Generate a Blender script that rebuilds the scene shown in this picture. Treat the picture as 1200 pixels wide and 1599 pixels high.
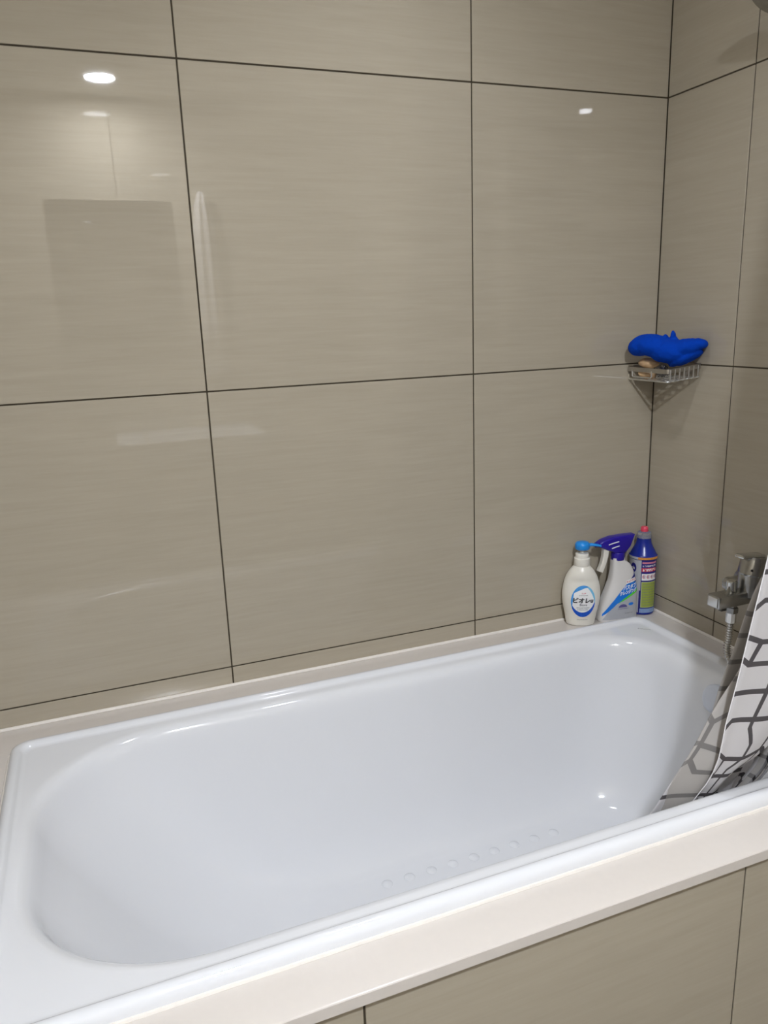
import bpy, bmesh, math, random
from mathutils import Vector, Matrix, noise
random.seed(7)
PI = math.pi
for o in list(bpy.data.objects):
    bpy.data.objects.remove(o)
scene = bpy.context.scene
COL = scene.collection

# ------------------------------------------------------------------ camera
def rot(a, b, c):
    return Matrix.Rotation(a, 3, 'Z') @ Matrix.Rotation(b, 3, 'X') @ Matrix.Rotation(c, 3, 'Y')
cd = bpy.data.cameras.new('camera')
cam = bpy.data.objects.new('camera', cd)
COL.objects.link(cam)
cd.sensor_fit = 'HORIZONTAL'
cd.sensor_width = 36.0
cd.lens = 36.0 * 1191.25 / 1200.0
cd.clip_start = 0.02
R = rot(-0.36038, -0.24820, 0.03656)          # columns: right, forward, up
right, fwd, up = R.col[0], R.col[1], R.col[2]
M3 = Matrix((right, up, -fwd)).transposed()
cam.matrix_world = Matrix.Translation((-1.3296, -1.5681, 1.3298)) @ M3.to_4x4()
scene.camera = cam

# ------------------------------------------------------------------ world, exposure, lamps' strength
w = bpy.data.worlds.new('world')
scene.world = w
w.use_nodes = True
w.node_tree.nodes['Background'].inputs[0].default_value = (0.9, 0.95, 1, 1)
w.node_tree.nodes['Background'].inputs[1].default_value = 0.02
scene.view_settings.view_transform = 'Standard'
scene.view_settings.look = 'None'
scene.view_settings.gamma = 1.0
scene.view_settings.use_curve_mapping = False
scene.view_settings.exposure = 1.0
LAMP_ROOM = (715.0, 0.0)      # diffuser radiance, beam watts
LAMP_TUB = (35.0, 0.76)
LAMP_COL = (0.95, 1.0, 1.09, 1)

# ------------------------------------------------------------------ materials
def new_mat(name):
    m = bpy.data.materials.new(name)
    m.use_nodes = True
    return m, m.node_tree, m.node_tree.nodes['Principled BSDF']

def lin(r, g, b):
    f = lambda c: (c / 255.0 / 12.92) if c / 255.0 <= 0.04045 else ((c / 255.0 + 0.055) / 1.055) ** 2.4
    return (f(r), f(g), f(b), 1)

def plain(name, col, rough=0.4, metal=0.0, noise_amt=0.04, scale=40.0, spec=0.5, trans=0.0, bump=0.0):
    m, t, p = new_mat(name)
    tc = t.nodes.new('ShaderNodeTexCoord')
    nz = t.nodes.new('ShaderNodeTexNoise')
    nz.inputs['Scale'].default_value = scale
    nz.inputs['Detail'].default_value = 3
    t.links.new(tc.outputs['Object'], nz.inputs['Vector'])
    mx = t.nodes.new('ShaderNodeMix')
    mx.data_type = 'RGBA'
    mx.inputs['A'].default_value = tuple(c * (1 - noise_amt) for c in col[:3]) + (1,)
    mx.inputs['B'].default_value = tuple(min(1, c * (1 + noise_amt)) for c in col[:3]) + (1,)
    t.links.new(nz.outputs['Fac'], mx.inputs['Factor'])
    t.links.new(mx.outputs['Result'], p.inputs['Base Color'])
    p.inputs['Roughness'].default_value = rough
    p.inputs['Metallic'].default_value = metal
    p.inputs['Specular IOR Level'].default_value = spec
    if trans:
        p.inputs['Transmission Weight'].default_value = trans
    if bump:
        b = t.nodes.new('ShaderNodeBump')
        b.inputs['Strength'].default_value = bump
        b.inputs['Distance'].default_value = 0.002
        t.links.new(nz.outputs['Fac'], b.inputs['Height'])
        t.links.new(b.outputs['Normal'], p.inputs['Normal'])
    return m

def tile_material(name, dark, light, rough=0.016):
    m, t, p = new_mat(name)
    tc = t.nodes.new('ShaderNodeTexCoord')
    oi = t.nodes.new('ShaderNodeObjectInfo')
    off = t.nodes.new('ShaderNodeVectorMath'); off.operation = 'SCALE'
    off.inputs[0].default_value = (13.7, 5.1, 29.3)
    t.links.new(oi.outputs['Random'], off.inputs['Scale'])
    ad = t.nodes.new('ShaderNodeVectorMath'); ad.operation = 'ADD'
    t.links.new(tc.outputs['Object'], ad.inputs[0])
    t.links.new(off.outputs[0], ad.inputs[1])
    def streak(sx, sz, det, dist):
        mp = t.nodes.new('ShaderNodeMapping')
        mp.inputs['Scale'].default_value = (sx, 1, sz)
        t.links.new(ad.outputs[0], mp.inputs['Vector'])
        nz = t.nodes.new('ShaderNodeTexNoise')
        nz.inputs['Scale'].default_value = 1.0
        nz.inputs['Detail'].default_value = det
        nz.inputs['Roughness'].default_value = 0.62
        nz.inputs['Distortion'].default_value = dist
        t.links.new(mp.outputs[0], nz.inputs['Vector'])
        return nz.outputs['Fac']
    a = streak(7, 130, 6, 0.5)
    b = streak(2.2, 26, 4, 0.9)
    mm = t.nodes.new('ShaderNodeMix'); mm.data_type = 'FLOAT'
    mm.inputs[0].default_value = 0.42
    t.links.new(a, mm.inputs[2]); t.links.new(b, mm.inputs[3])
    cr = t.nodes.new('ShaderNodeValToRGB')
    cr.color_ramp.elements[0].position = 0.30
    cr.color_ramp.elements[0].color = dark
    cr.color_ramp.elements[1].position = 0.70
    cr.color_ramp.elements[1].color = light
    t.links.new(mm.outputs[0], cr.inputs['Fac'])
    t.links.new(cr.outputs['Color'], p.inputs['Base Color'])
    p.inputs['Roughness'].default_value = rough
    p.inputs['IOR'].default_value = 1.5
    return m

MAT = {}
MAT['tile'] = tile_material('glazed_beige_tile', lin(165, 156, 139), lin(174, 165, 148))
MAT['floor_tile'] = tile_material('floor_tile', lin(140, 132, 118), lin(150, 142, 128), 0.25)
MAT['grout'] = plain('brown_grout', lin(62, 54, 40), 0.85, noise_amt=0.15, scale=60)
MAT['stone'] = plain('cream_stone', lin(208, 201, 194), 0.22, noise_amt=0.02, scale=90)
MAT['caulk'] = plain('white_caulk', lin(226, 220, 212), 0.35, noise_amt=0.06, scale=120)
MAT['enamel'] = plain('white_enamel', lin(218, 219, 222), 0.09, noise_amt=0.006, scale=5)
MAT['enamel_mark'] = plain('grey_print', lin(120, 120, 124), 0.4)
MAT['ceiling'] = plain('ceiling_paint', lin(226, 224, 218), 0.8, noise_amt=0.01)
MAT['chrome'] = plain('chrome', (0.62, 0.63, 0.63, 1), 0.10, 1.0, noise_amt=0.03)
MAT['satin'] = plain('dull_chrome', (0.42, 0.42, 0.41, 1), 0.25, 1.0, noise_amt=0.12, scale=80)
MAT['dark_metal'] = plain('dark_metal', (0.10, 0.10, 0.09, 1), 0.35, 0.8)
MAT['hose'] = plain('spiral_hose_metal', (0.70, 0.69, 0.66, 1), 0.22, 1.0)
MAT['wire'] = plain('steel_wire', (0.80, 0.80, 0.78, 1), 0.35, 1.0)
MAT['band'] = plain('brushed_band', (0.50, 0.48, 0.45, 1), 0.3, 1.0, noise_amt=0.1, scale=90)
MAT['overflow'] = plain('overflow_plastic', lin(206, 211, 222), 0.3, spec=0.5)
MAT['black'] = plain('black', (0.01, 0.01, 0.01, 1), 0.4)
MAT['blue_cloth'] = plain('blue_cloth', lin(4, 62, 176), 0.95, noise_amt=0.15, scale=900, spec=0.1, bump=0.5)
MAT['soap'] = plain('beige_soap', lin(206, 172, 132), 0.5, noise_amt=0.12, scale=120)
MAT['scourer'] = plain('steel_scourer', (0.30, 0.29, 0.28, 1), 0.3, 1.0)
MAT['bottle_white'] = plain('bottle_white', lin(226, 222, 212), 0.28, noise_amt=0.01)
MAT['spray_white'] = plain('spray_white', lin(212, 209, 206), 0.33, noise_amt=0.01)
MAT['pump_blue'] = plain('pump_blue', lin(28, 138, 222), 0.3)
MAT['trigger_navy'] = plain('trigger_navy', lin(38, 22, 142), 0.3)
MAT['bottle_blue'] = plain('bottle_blue', lin(22, 42, 140), 0.25)
MAT['clear_cap'] = plain('clear_cap', lin(240, 242, 248), 0.18, trans=0.8)
MAT['pink'] = plain('pink_tip', lin(226, 72, 98), 0.3)
def flat(name, r, g, b, na=0.02, sc=200, rough=0.35):
    MAT[name] = plain('print_' + name, lin(r, g, b), rough, noise_amt=na, scale=sc)
flat('p_white', 236, 236, 236); flat('p_black', 18, 16, 18); flat('p_blue', 16, 84, 196, 0.35, 260)
flat('p_sky', 70, 150, 220, 0.35, 260); flat('p_red', 196, 50, 70); flat('p_grey', 120, 118, 124)
flat('p_brightblue', 14, 116, 214); flat('p_navy', 30, 30, 120); flat('p_green', 92, 204, 62)
flat('p_silver', 176, 178, 184); flat('p_lightcyan', 120, 190, 226); flat('p_olive', 150, 166, 70, 0.10, 300)
flat('p_palelime', 190, 205, 140); flat('p_paleblue', 128, 160, 208); flat('p_orange', 206, 140, 60, 0.25, 200)
flat('p_violet', 92, 84, 140); flat('p_tealblue', 28, 92, 160); flat('p_rose', 216, 130, 150)

def curtain_material(name, base, line, tr):
    m, t, p = new_mat(name)
    t.nodes.remove(p)
    out = t.nodes['Material Output']
    uv = t.nodes.new('ShaderNodeUVMap'); uv.uv_map = 'cloth'
    CW, CH = 0.150, 0.196
    def vm(op, a, b=None):
        n = t.nodes.new('ShaderNodeVectorMath'); n.operation = op
        for i, v in enumerate((a, b)):
            if v is None: continue
            if isinstance(v, tuple): n.inputs[i].default_value = v
            else: t.links.new(v, n.inputs[i])
        return n
    wrap = t.nodes.new('ShaderNodeVectorMath'); wrap.operation = 'WRAP'
    t.links.new(uv.outputs[0], wrap.inputs[0])
    wrap.inputs[1].default_value = (CW / 2, CH, 1)
    wrap.inputs[2].default_value = (-CW / 2, 0, -1)
    P = wrap.outputs[0]
    h = CW / 2
    segs = [((0, .038), (0, .158)), ((-.048, .052), (.048, .052)), ((-.048, .098), (.048, .098)), ((-.048, .144), (.048, .144)),
            ((0, .158), (.022, .180)), ((0, .038), (.022, .010)), ((.022, .180), (.022, .196)), ((.022, 0), (.022, .010)),
            ((.022, .180), (-.036, .180)), ((-.036, .180), (-h, .196)), ((-.036, .180), (-.048, .144)), ((.022, .180), (h, .190)),
            ((.048, .052), (h, .030)), ((-.048, .052), (-h, .030)), ((.048, .144), (h, .164)), ((-.048, .144), (-h, .164)),
            ((h, .030), (h, -.01)), ((-h, .030), (-h, -.01)), ((h, .164), (h, .2)), ((-h, .164), (-h, .2)), ((-.048, .098), (-h, .098)), ((.048, .098), (h, .098))]
    cur = None
    for a, b in segs:
        ba = (b[0] - a[0], b[1] - a[1], 0)
        L2 = ba[0] ** 2 + ba[1] ** 2
        pa = vm('SUBTRACT', P, (a[0], a[1], 0))
        dt = vm('DOT_PRODUCT', pa.outputs[0], tuple(c / L2 for c in ba))
        cl = t.nodes.new('ShaderNodeClamp')
        t.links.new(dt.outputs['Value'], cl.inputs[0])
        sc = t.nodes.new('ShaderNodeVectorMath'); sc.operation = 'SCALE'
        sc.inputs[0].default_value = ba
        t.links.new(cl.outputs[0], sc.inputs['Scale'])
        di = t.nodes.new('ShaderNodeVectorMath'); di.operation = 'DISTANCE'
        t.links.new(pa.outputs[0], di.inputs[0]); t.links.new(sc.outputs[0], di.inputs[1])
        if cur is None:
            cur = di.outputs['Value']
        else:
            mn = t.nodes.new('ShaderNodeMath'); mn.operation = 'MINIMUM'
            t.links.new(cur, mn.inputs[0]); t.links.new(di.outputs['Value'], mn.inputs[1])
            cur = mn.outputs[0]
    lt = t.nodes.new('ShaderNodeMath'); lt.operation = 'LESS_THAN'
    lt.inputs[1].default_value = 0.0042
    t.links.new(cur, lt.inputs[0])
    mx = t.nodes.new('ShaderNodeMix'); mx.data_type = 'RGBA'
    mx.inputs['A'].default_value = base; mx.inputs['B'].default_value = line
    t.links.new(lt.outputs[0], mx.inputs['Factor'])
    d = t.nodes.new('ShaderNodeBsdfDiffuse'); tl = t.nodes.new('ShaderNodeBsdfTranslucent')
    ms = t.nodes.new('ShaderNodeMixShader'); ms.inputs[0].default_value = tr
    t.links.new(mx.outputs['Result'], d.inputs['Color']); t.links.new(mx.outputs['Result'], tl.inputs['Color'])
    t.links.new(d.outputs[0], ms.inputs[1]); t.links.new(tl.outputs[0], ms.inputs[2])
    t.links.new(ms.outputs[0], out.inputs['Surface'])
    return m
MAT['curtain_out'] = curtain_material('printed_curtain_face', lin(232, 230, 232), lin(104, 100, 102), 0.42)
MAT['curtain_in'] = curtain_material('curtain_reverse', lin(208, 204, 199), lin(160, 156, 153), 0.48)

# ------------------------------------------------------------------ helpers
def tag(o, label=None, cat=None, group=None, kind=None):
    if label: o['label'] = label
    if cat: o['category'] = cat
    if group: o['group'] = group
    if kind: o['kind'] = kind
    return o

def empty(name, loc, rz=0.0):
    o = bpy.data.objects.new(name, None)
    o.empty_display_size = 0.05
    COL.objects.link(o)
    o.location = loc
    o.rotation_euler = (0, 0, rz)
    return o

def mobj(name, bm, mat, parent=None, smooth=True, angle=0.7):
    me = bpy.data.meshes.new(name)
    bmesh.ops.recalc_face_normals(bm, faces=bm.faces[:])
    bm.to_mesh(me); bm.free()
    return wrapobj(name, me, mat, parent, smooth, angle)

def wrapobj(name, me, mat, parent=None, smooth=True, angle=0.7):
    me.materials.clear()
    for m in (mat if isinstance(mat, (list, tuple)) else [mat]):
        me.materials.append(MAT[m] if isinstance(m, str) else m)
    if smooth:
        for p in me.polygons: p.use_smooth = True
        try: me.set_sharp_from_angle(angle=angle)
        except Exception: pass
    o = bpy.data.objects.new(name, me)
    COL.objects.link(o)
    if parent: o.parent = parent
    return o

def box(bm, x0, x1, y0, y1, z0, z1, bev=0.0, seg=2):
    g = bmesh.ops.create_cube(bm, size=1.0)
    vs = g['verts']
    bmesh.ops.scale(bm, vec=(x1 - x0, y1 - y0, z1 - z0), verts=vs)
    bmesh.ops.translate(bm, vec=((x0 + x1) / 2, (y0 + y1) / 2, (z0 + z1) / 2), verts=vs)
    if bev:
        es = list({e for v in vs for e in v.link_edges})
        bmesh.ops.bevel(bm, geom=es, offset=bev, segments=seg, profile=0.5, affect='EDGES')
    return bm

def loft(bm, rings, cap0=True, cap1=True, closed=True):
    vr = [[bm.verts.new(p) for p in r] for r in rings]
    n = len(rings[0])
    for a, b in zip(vr, vr[1:]):
        for i in range(n if closed else n - 1):
            j = (i + 1) % n
            bm.faces.new((a[i], a[j], b[j], b[i]))
    if closed and cap0: bm.faces.new(vr[0][::-1])
    if closed and cap1: bm.faces.new(vr[-1])
    return vr

def lathe(bm, prof, n=32, sx=1.0, sy=1.0, cx=0.0, cy=0.0, z0=0.0, mat=None):
    rings = []
    for r, z in prof:
        ring = [Vector((cx + r * sx * math.cos(2 * PI * i / n), cy + r * sy * math.sin(2 * PI * i / n), z0 + z)) for i in range(n)]
        if mat is not None: ring = [mat @ p for p in ring]
        rings.append(ring)
    loft(bm, rings)
    return bm

def frame_for(d):
    d = d.normalized()
    a = Vector((0, 0, 1)) if abs(d.z) < 0.9 else Vector((1, 0, 0))
    u = d.cross(a).normalized()
    return u, d.cross(u).normalized()

def tube(bm, pts, r, n=8, cap=True, closed=False):
    pts = [Vector(p) for p in pts]
    rs = r if isinstance(r, (list, tuple)) else [r] * len(pts)
    rings = []
    u = None
    m = len(pts)
    for i, p in enumerate(pts):
        if closed: d = pts[(i + 1) % m] - pts[i - 1]
        else: d = pts[min(i + 1, m - 1)] - pts[max(i - 1, 0)]
        d.normalize()
        if u is None: u, v = frame_for(d)
        else:
            u = (u - d * u.dot(d)).normalized(); v = d.cross(u)
        rings.append([p + rs[i] * (math.cos(2 * PI * k / n) * u + math.sin(2 * PI * k / n) * v) for k in range(n)])
    if closed: rings.append(rings[0])
    vr = loft(bm, rings, cap and not closed, cap and not closed)
    if closed: bmesh.ops.remove_doubles(bm, verts=bm.verts[:], dist=1e-6)
    return bm

def spline(pts, n):
    pts = [Vector(p) for p in pts]
    out = []
    ext = [2 * pts[0] - pts[1]] + pts + [2 * pts[-1] - pts[-2]]
    for i in range(len(pts) - 1):
        p0, p1, p2, p3 = ext[i:i + 4]
        for k in range(n):
            t = k / n
            out.append(0.5 * ((2 * p1) + (p2 - p0) * t + (2 * p0 - 5 * p1 + 4 * p2 - p3) * t * t + (3 * p1 - p0 - 3 * p2 + p3) * t ** 3))
    out.append(pts[-1])
    return out

def rrect(x0, x1, y0, y1, aL, bL, aR, bR, z, nc=18, ns=22, ex=2.0):
    """rounded rectangle, left and right corner semi-axes, counter-clockwise from the right-front corner"""
    pts = []
    def corner(cx, cy, a, b, t0):
        for k in range(nc + 1):
            t = t0 + (PI / 2) * k / nc
            c, s = math.cos(t), math.sin(t)
            pts.append((cx + a * math.copysign(abs(c) ** (2 / ex), c), cy + b * math.copysign(abs(s) ** (2 / ex), s)))
    def line(p, q):
        for k in range(1, ns):
            f = k / ns
            pts.append((p[0] + (q[0] - p[0]) * f, p[1] + (q[1] - p[1]) * f))
    corner(x1 - aR, y0 + bR, aR, bR, -PI / 2)
    line((x1, y0 + bR), (x1, y1 - bR))
    corner(x1 - aR, y1 - bR, aR, bR, 0)
    line((x1 - aR, y1), (x0 + aL, y1))
    corner(x0 + aL, y1 - bL, aL, bL, PI / 2)
    line((x0, y1 - bL), (x0, y0 + bL))
    corner(x0 + aL, y0 + bL, aL, bL, PI)
    line((x0 + aL, y0), (x1 - aR, y0))
    return [Vector((x, y, z)) for x, y in pts]

# ------------------------------------------------------------------ room shell
LX, RX, BY, FY, CZ = -1.7088, 0.0, 0.0, -2.24, 2.30
XE = [LX, -1.1088, -0.5088, RX]
ZE = [0.0, 0.6, 1.2, 1.8, CZ]
GAP = 0.0015
tile_cache = {}
def tile_mesh(wd, ht):
    k = (round(wd, 4), round(ht, 4))
    if k not in tile_cache:
        bm = bmesh.new()
        box(bm, -wd / 2, wd / 2, 0.0, 0.009, -ht / 2, ht / 2, 0.0007, 1)
        bmesh.ops.recalc_face_normals(bm, faces=bm.faces[:])
        me = bpy.data.meshes.new('tile'); bm.to_mesh(me); bm.free()
        me.materials.append(MAT['tile'])
        tile_cache[k] = me
    return tile_cache[k]
def put_tile(parent, centre, wd, ht, rz):
    o = bpy.data.objects.new('tile', tile_mesh(wd, ht))
    COL.objects.link(o)
    o.location = centre
    o.rotation_euler = (0, 0, rz)
    o.parent = parent
    return o
def slab(name, b, mat='grout'):
    bm = bmesh.new(); box(bm, *b)
    o = mobj(name, bm, mat, smooth=False)
    o['kind'] = 'structure'
    return o
REC = 0.0020
wall_back = slab('wall_back', (LX - 0.1, RX + 0.1, BY + REC, BY + 0.1, -0.05, CZ + 0.05))
for a, b in zip(XE, XE[1:]):
    for c, d in zip(ZE, ZE[1:]):
        put_tile(wall_back, ((a + b) / 2, 0, (c + d) / 2), b - a - 2 * GAP, d - c - 2 * GAP, 0)
wall_right = slab('wall_right', (RX + REC, RX + 0.1, FY - 0.1, BY + REC, -0.05, CZ + 0.05))
YE = [0.0, -0.2517, -0.8517, -1.4517, -2.0517, FY]
for a, b in zip(YE, YE[1:]):
    for c, d in zip(ZE, ZE[1:]):
        put_tile(wall_right, (0, (a + b) / 2, (c + d) / 2), a - b - 2 * GAP, d - c - 2 * GAP, -PI / 2)
wall_left = slab('wall_left', (LX - 0.1, LX - REC, FY - 0.1, BY + REC, -0.05, CZ + 0.05))
for a, b in zip(YE, YE[1:]):
    for c, d in zip(ZE, ZE[1:]):
        put_tile(wall_left, (LX, (a + b) / 2, (c + d) / 2), a - b - 2 * GAP, d - c - 2 * GAP, PI / 2)
wall_front = slab('wall_front', (LX - REC, RX + REC, FY - 0.1, FY - REC, -0.05, CZ + 0.05))
for a, b in zip(XE, XE[1:]):
    for c, d in zip(ZE, ZE[1:]):
        put_tile(wall_front, ((a + b) / 2, FY, (c + d) / 2), b - a - 2 * GAP, d - c - 2 * GAP, PI)
floor = slab('floor', (LX - 0.1, RX + 0.1, FY - 0.1, BY + 0.1, -0.15, -0.003))
for a, b in zip(XE, XE[1:]):
    for c, d in zip(YE[2:], YE[3:]):
        bm = bmesh.new()
        wd, dp = b - a - 2 * GAP, c - d - 2 * GAP
        box(bm, -wd / 2, wd / 2, -dp / 2, dp / 2, -0.009, 0.0, 0.0007, 1)
        o = mobj('tile', bm, 'floor_tile', floor, smooth=False)
        o.location = ((a + b) / 2, (c + d) / 2, 0)
ceiling = slab('ceiling', (LX - 0.1, RX + 0.1, FY - 0.1, BY + 0.1, CZ, CZ + 0.1), 'ceiling')

# ------------------------------------------------------------------ tub surround
LEDGE = 0.556
apron = slab('wall_tub_front', (LX, RX, -0.80, -0.853 + REC, 0.0, LEDGE - 0.018))
for a, b in zip(XE, XE[1:]):
    put_tile(apron, ((a + b) / 2, -0.853, (LEDGE - 0.018) / 2), b - a - 2 * GAP, LEDGE - 0.018 - 2 * GAP, 0)
TX0, TX1, TY0, TY1 = -1.550, -0.082, -0.790, -0.090
bm = bmesh.new()
def ringpts(x0, x1, y0, y1, r, z): return rrect(x0, x1, y0, y1, r, r, r, r, z, 6, 4)
zt, zb = LEDGE, LEDGE - 0.018
ho, hi_ = (LX, RX, -0.863, 0.0), (TX0 + 0.004, TX1 - 0.004, TY0 + 0.004, TY1 - 0.004)
loft(bm, [ringpts(*hi_, 0.03, zb), ringpts(*ho, 0.001, zb), ringpts(*ho, 0.001, zt - 0.002), ringpts(LX + .001, RX - .001, -0.862, -.001, 0.001, zt - 0.0006),
          ringpts(LX + .003, RX - .003, -0.860, -.003, 0.001, zt), ringpts(*hi_, 0.03, zt), ringpts(*hi_, 0.03, zb)], False, False)
bmesh.ops.remove_doubles(bm, verts=bm.verts[:], dist=1e-6)
ledge = mobj('trim_1', bm, 'stone', angle=0.5)
ledge['kind'] = 'structure'
ledge['label'] = 'cream stone ledge running around the bathtub'
# caulk beads: at the walls and at the tub rim
bm = bmesh.new()
tube(bm, [(LX + .005, -0.0015, LEDGE + .001), (-.9, -0.0015, LEDGE + .0014), (-.003, -0.0015, LEDGE + .001)], 0.0042, 8)
mobj('wall_caulk', bm, 'caulk', ledge)
bm = bmesh.new()
tube(bm, [(-0.0015, -.004, LEDGE + .001), (-0.0015, -.85, LEDGE + .001)], 0.0042, 8)
mobj('wall_caulk', bm, 'caulk', ledge)
bm = bmesh.new()
pts = rrect(TX0 - .001, TX1 + .001, TY0 - .001, TY1 + .001, .03, .03, .03, .03, LEDGE + .0004, 8, 60)
pts = [p + Vector((0, 0, 0.0006 * noise.noise(p * 25))) for p in pts]
tube(bm, pts, 0.0032, 6, closed=True)
mobj('rim_caulk', bm, 'caulk', ledge)
bm = bmesh.new()
tube(bm, [(LX + .01, -0.8545, zb - .001), (-.85, -0.8545, zb - .001), (-.003, -0.8545, zb - .001)], 0.004, 8)
mobj('apron_caulk', bm, 'caulk', ledge)

# ------------------------------------------------------------------ bathtub
tub = empty('bathtub', (-0.816, -0.44, 0.0))
tag(tub, 'white enamel bathtub with raised rim set in the cream ledge', 'bathtub')
TUBO = Matrix.Translation((0.816, 0.44, 0.0))
rings = []
for e, z in [(0, .50), (0, .556), (.0008, .564), (.004, .5715), (.010, .5758), (.017, .5760), (.0205, .5742), (.0232, .5700), (.0262, .5676), (.032, .5670)]:
    r = max(.03 - e * .3, .01)
    rings.append(rrect(TX0 + e, TX1 - e, TY0 + e, TY1 - e, r, r, r, r, z))
OX0, OX1, OY0, OY1 = -1.517, -0.135, -0.750, -0.130
def opening(e, z, el, L=(.25, .22), Rr=(.17, .15)):   # el: inset of the sloping head end
    return rrect(OX0 + el, OX1 - e * 1.25, OY0 + e, OY1 - e, L[0] - e * .5, L[1] - e * .5, Rr[0] - e * .5, Rr[1] - e * .5, z)
for e, z, el in [(0, .5668, 0), (.006, .5660, .007), (.012, .5634, .0135), (.017, .5588, .019), (.021, .552, .0235), (.024, .543, .0275), (.027, .530, .033)]:
    rings.append(opening(e, z, el))
top = opening(.031, .510, .0405)
bot = rrect(-1.10, -.285, -.610, -.270, .16, .14, .15, .13, .19)
prof = [(0, 1), (.07, .87), (.15, .73), (.235, .59), (.32, .455), (.41, .335), (.50, .23), (.59, .147), (.68, .085), (.77, .042), (.86, .016), (.94, .004), (1, 0)]
for wv, zf in prof:
    rings.append([Vector((a.x + (b.x - a.x) * wv, a.y + (b.y - a.y) * wv, .19 + (.51 - .19) * zf)) for a, b in zip(top, bot)])
cxy = Vector((-.69, -.44, 0))
for f in (.8, .55, .3, .1):
    rings.append([Vector((cxy.x + (p.x - cxy.x) * f, cxy.y + (p.y - cxy.y) * f, .1895)) for p in bot])
bm = bmesh.new()
loft(bm, [[TUBO @ p for p in r] for r in rings], False, True)
shell = mobj('shell', bm, 'enamel', tub, angle=1.2)
for p in shell.data.polygons: pass
bm = bmesh.new()
lathe(bm, [(0.0001, .0030), (.003, .0029), (.006, .0024), (.009, .0013), (.0115, .0004), (.0125, -.0008)][::-1], 18)
bump_me = bpy.data.meshes.new('grip_bump')
bmesh.ops.recalc_face_normals(bm, faces=bm.faces[:]); bm.to_mesh(bump_me); bm.free()
bump_me.materials.append(MAT['enamel'])
for p in bump_me.polygons: p.use_smooth = True
for row in range(6):
    for i in range(9 if row % 2 == 0 else 8):
        o = bpy.data.objects.new('grip_bump', bump_me); COL.objects.link(o)
        o.parent = tub
        o.location = (-.874 + i * .0505 + (.025 if row % 2 else 0) + .816, -.298 - row * .05 + .44, .1897)
# overflow cover on the end wall, drain
bm = bmesh.new()
MR = Matrix.Translation(Vector((-.170, -.443, .525)) + Vector((.816, .44, 0))) @ Matrix.Rotation(math.radians(-72), 4, 'Y')
lathe(bm, [(.030, -.01), (.031, .004), (.030, .008), (.027, .011), (.020, .013), (.008, .0135), (.001, .0135)], 28, mat=MR)
tag(mobj('overflow_cover', bm, 'overflow', tub), 'pale grey round overflow cover')
bm = bmesh.new()
lathe(bm, [(.032, -.002), (.033, .002), (.030, .004), (.024, .0025), (.023, .005), (.012, .0075), (.001, .008)], 28, cx=-.36 + .816, cy=0, z0=.189)
tag(mobj('drain_cover', bm, 'chrome', tub), 'chrome drain cover')
# tiny unreadable maker's mark on the deck
bm = bmesh.new()
x = 0
for i in range(8):
    h_ = [.0046, .003, .0036, .003, .0046, .003, .003, .0034][i]
    box(bm, x, x + .0013, -h_ / 2, h_ / 2, 0, .0002)
    box(bm, x, x + .0026, (-h_ / 2 if i % 2 else h_ / 2 - .0008), (-h_ / 2 + .0008 if i % 2 else h_ / 2), 0, .0002)
    x += .0038
o = mobj('maker_mark', bm, 'enamel_mark', tub, smooth=False)
o.location = (-.137 + .816, -.150 + .44, .5672); o.rotation_euler = (0, 0, math.radians(-42))

# ------------------------------------------------------------------ lights of the room
def downlight(x, y, power, label):
    t = empty('ceiling_downlight', (x, y, CZ))
    tag(t, label, 'ceiling light', 'recessed ceiling downlights')
    bm = bmesh.new()
    lathe(bm, [(.056, -.001), (.056, -.0045), (.060, -.0065), (.066, -.005), (.069, -.0003)], 40)
    # open the middle: keep only the annulus
    bm.faces.ensure_lookup_table()
    for f in [f for f in bm.faces if len(f.verts) > 4]: bm.faces.remove(f)
    mobj('trim_ring', bm, 'ceiling', t)
    m, tr, p = new_mat('lamp_diffuser')
    p.inputs['Emission Color'].default_value = LAMP_COL
    p.inputs['Emission Strength'].default_value = power[0]
    p.inputs['Base Color'].default_value = (.9, .9, .9, 1)
    bm = bmesh.new()
    lathe(bm, [(.056, -.0015), (.056, -.003), (.050, -.0042), (.03, -.0052), (.001, -.0055)], 40)
    mobj('diffuser', bm, m, t)
    if power[1] <= 0: return
    ld = bpy.data.lights.new('beam', 'AREA'); ld.shape = 'DISK'; ld.size = .10
    ld.energy = power[1]; ld.color = LAMP_COL[:3]; ld.spread = math.radians(118)
    lo = bpy.data.objects.new('beam', ld); COL.objects.link(lo); lo.parent = t; lo.location = (0, 0, -.009)
downlight(-1.14, -1.96, LAMP_ROOM, 'round recessed ceiling downlight beside the wash basin wall, mirrored at upper left tile')
downlight(-0.72, -0.50, LAMP_TUB, 'round recessed ceiling downlight above the bathtub')

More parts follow.
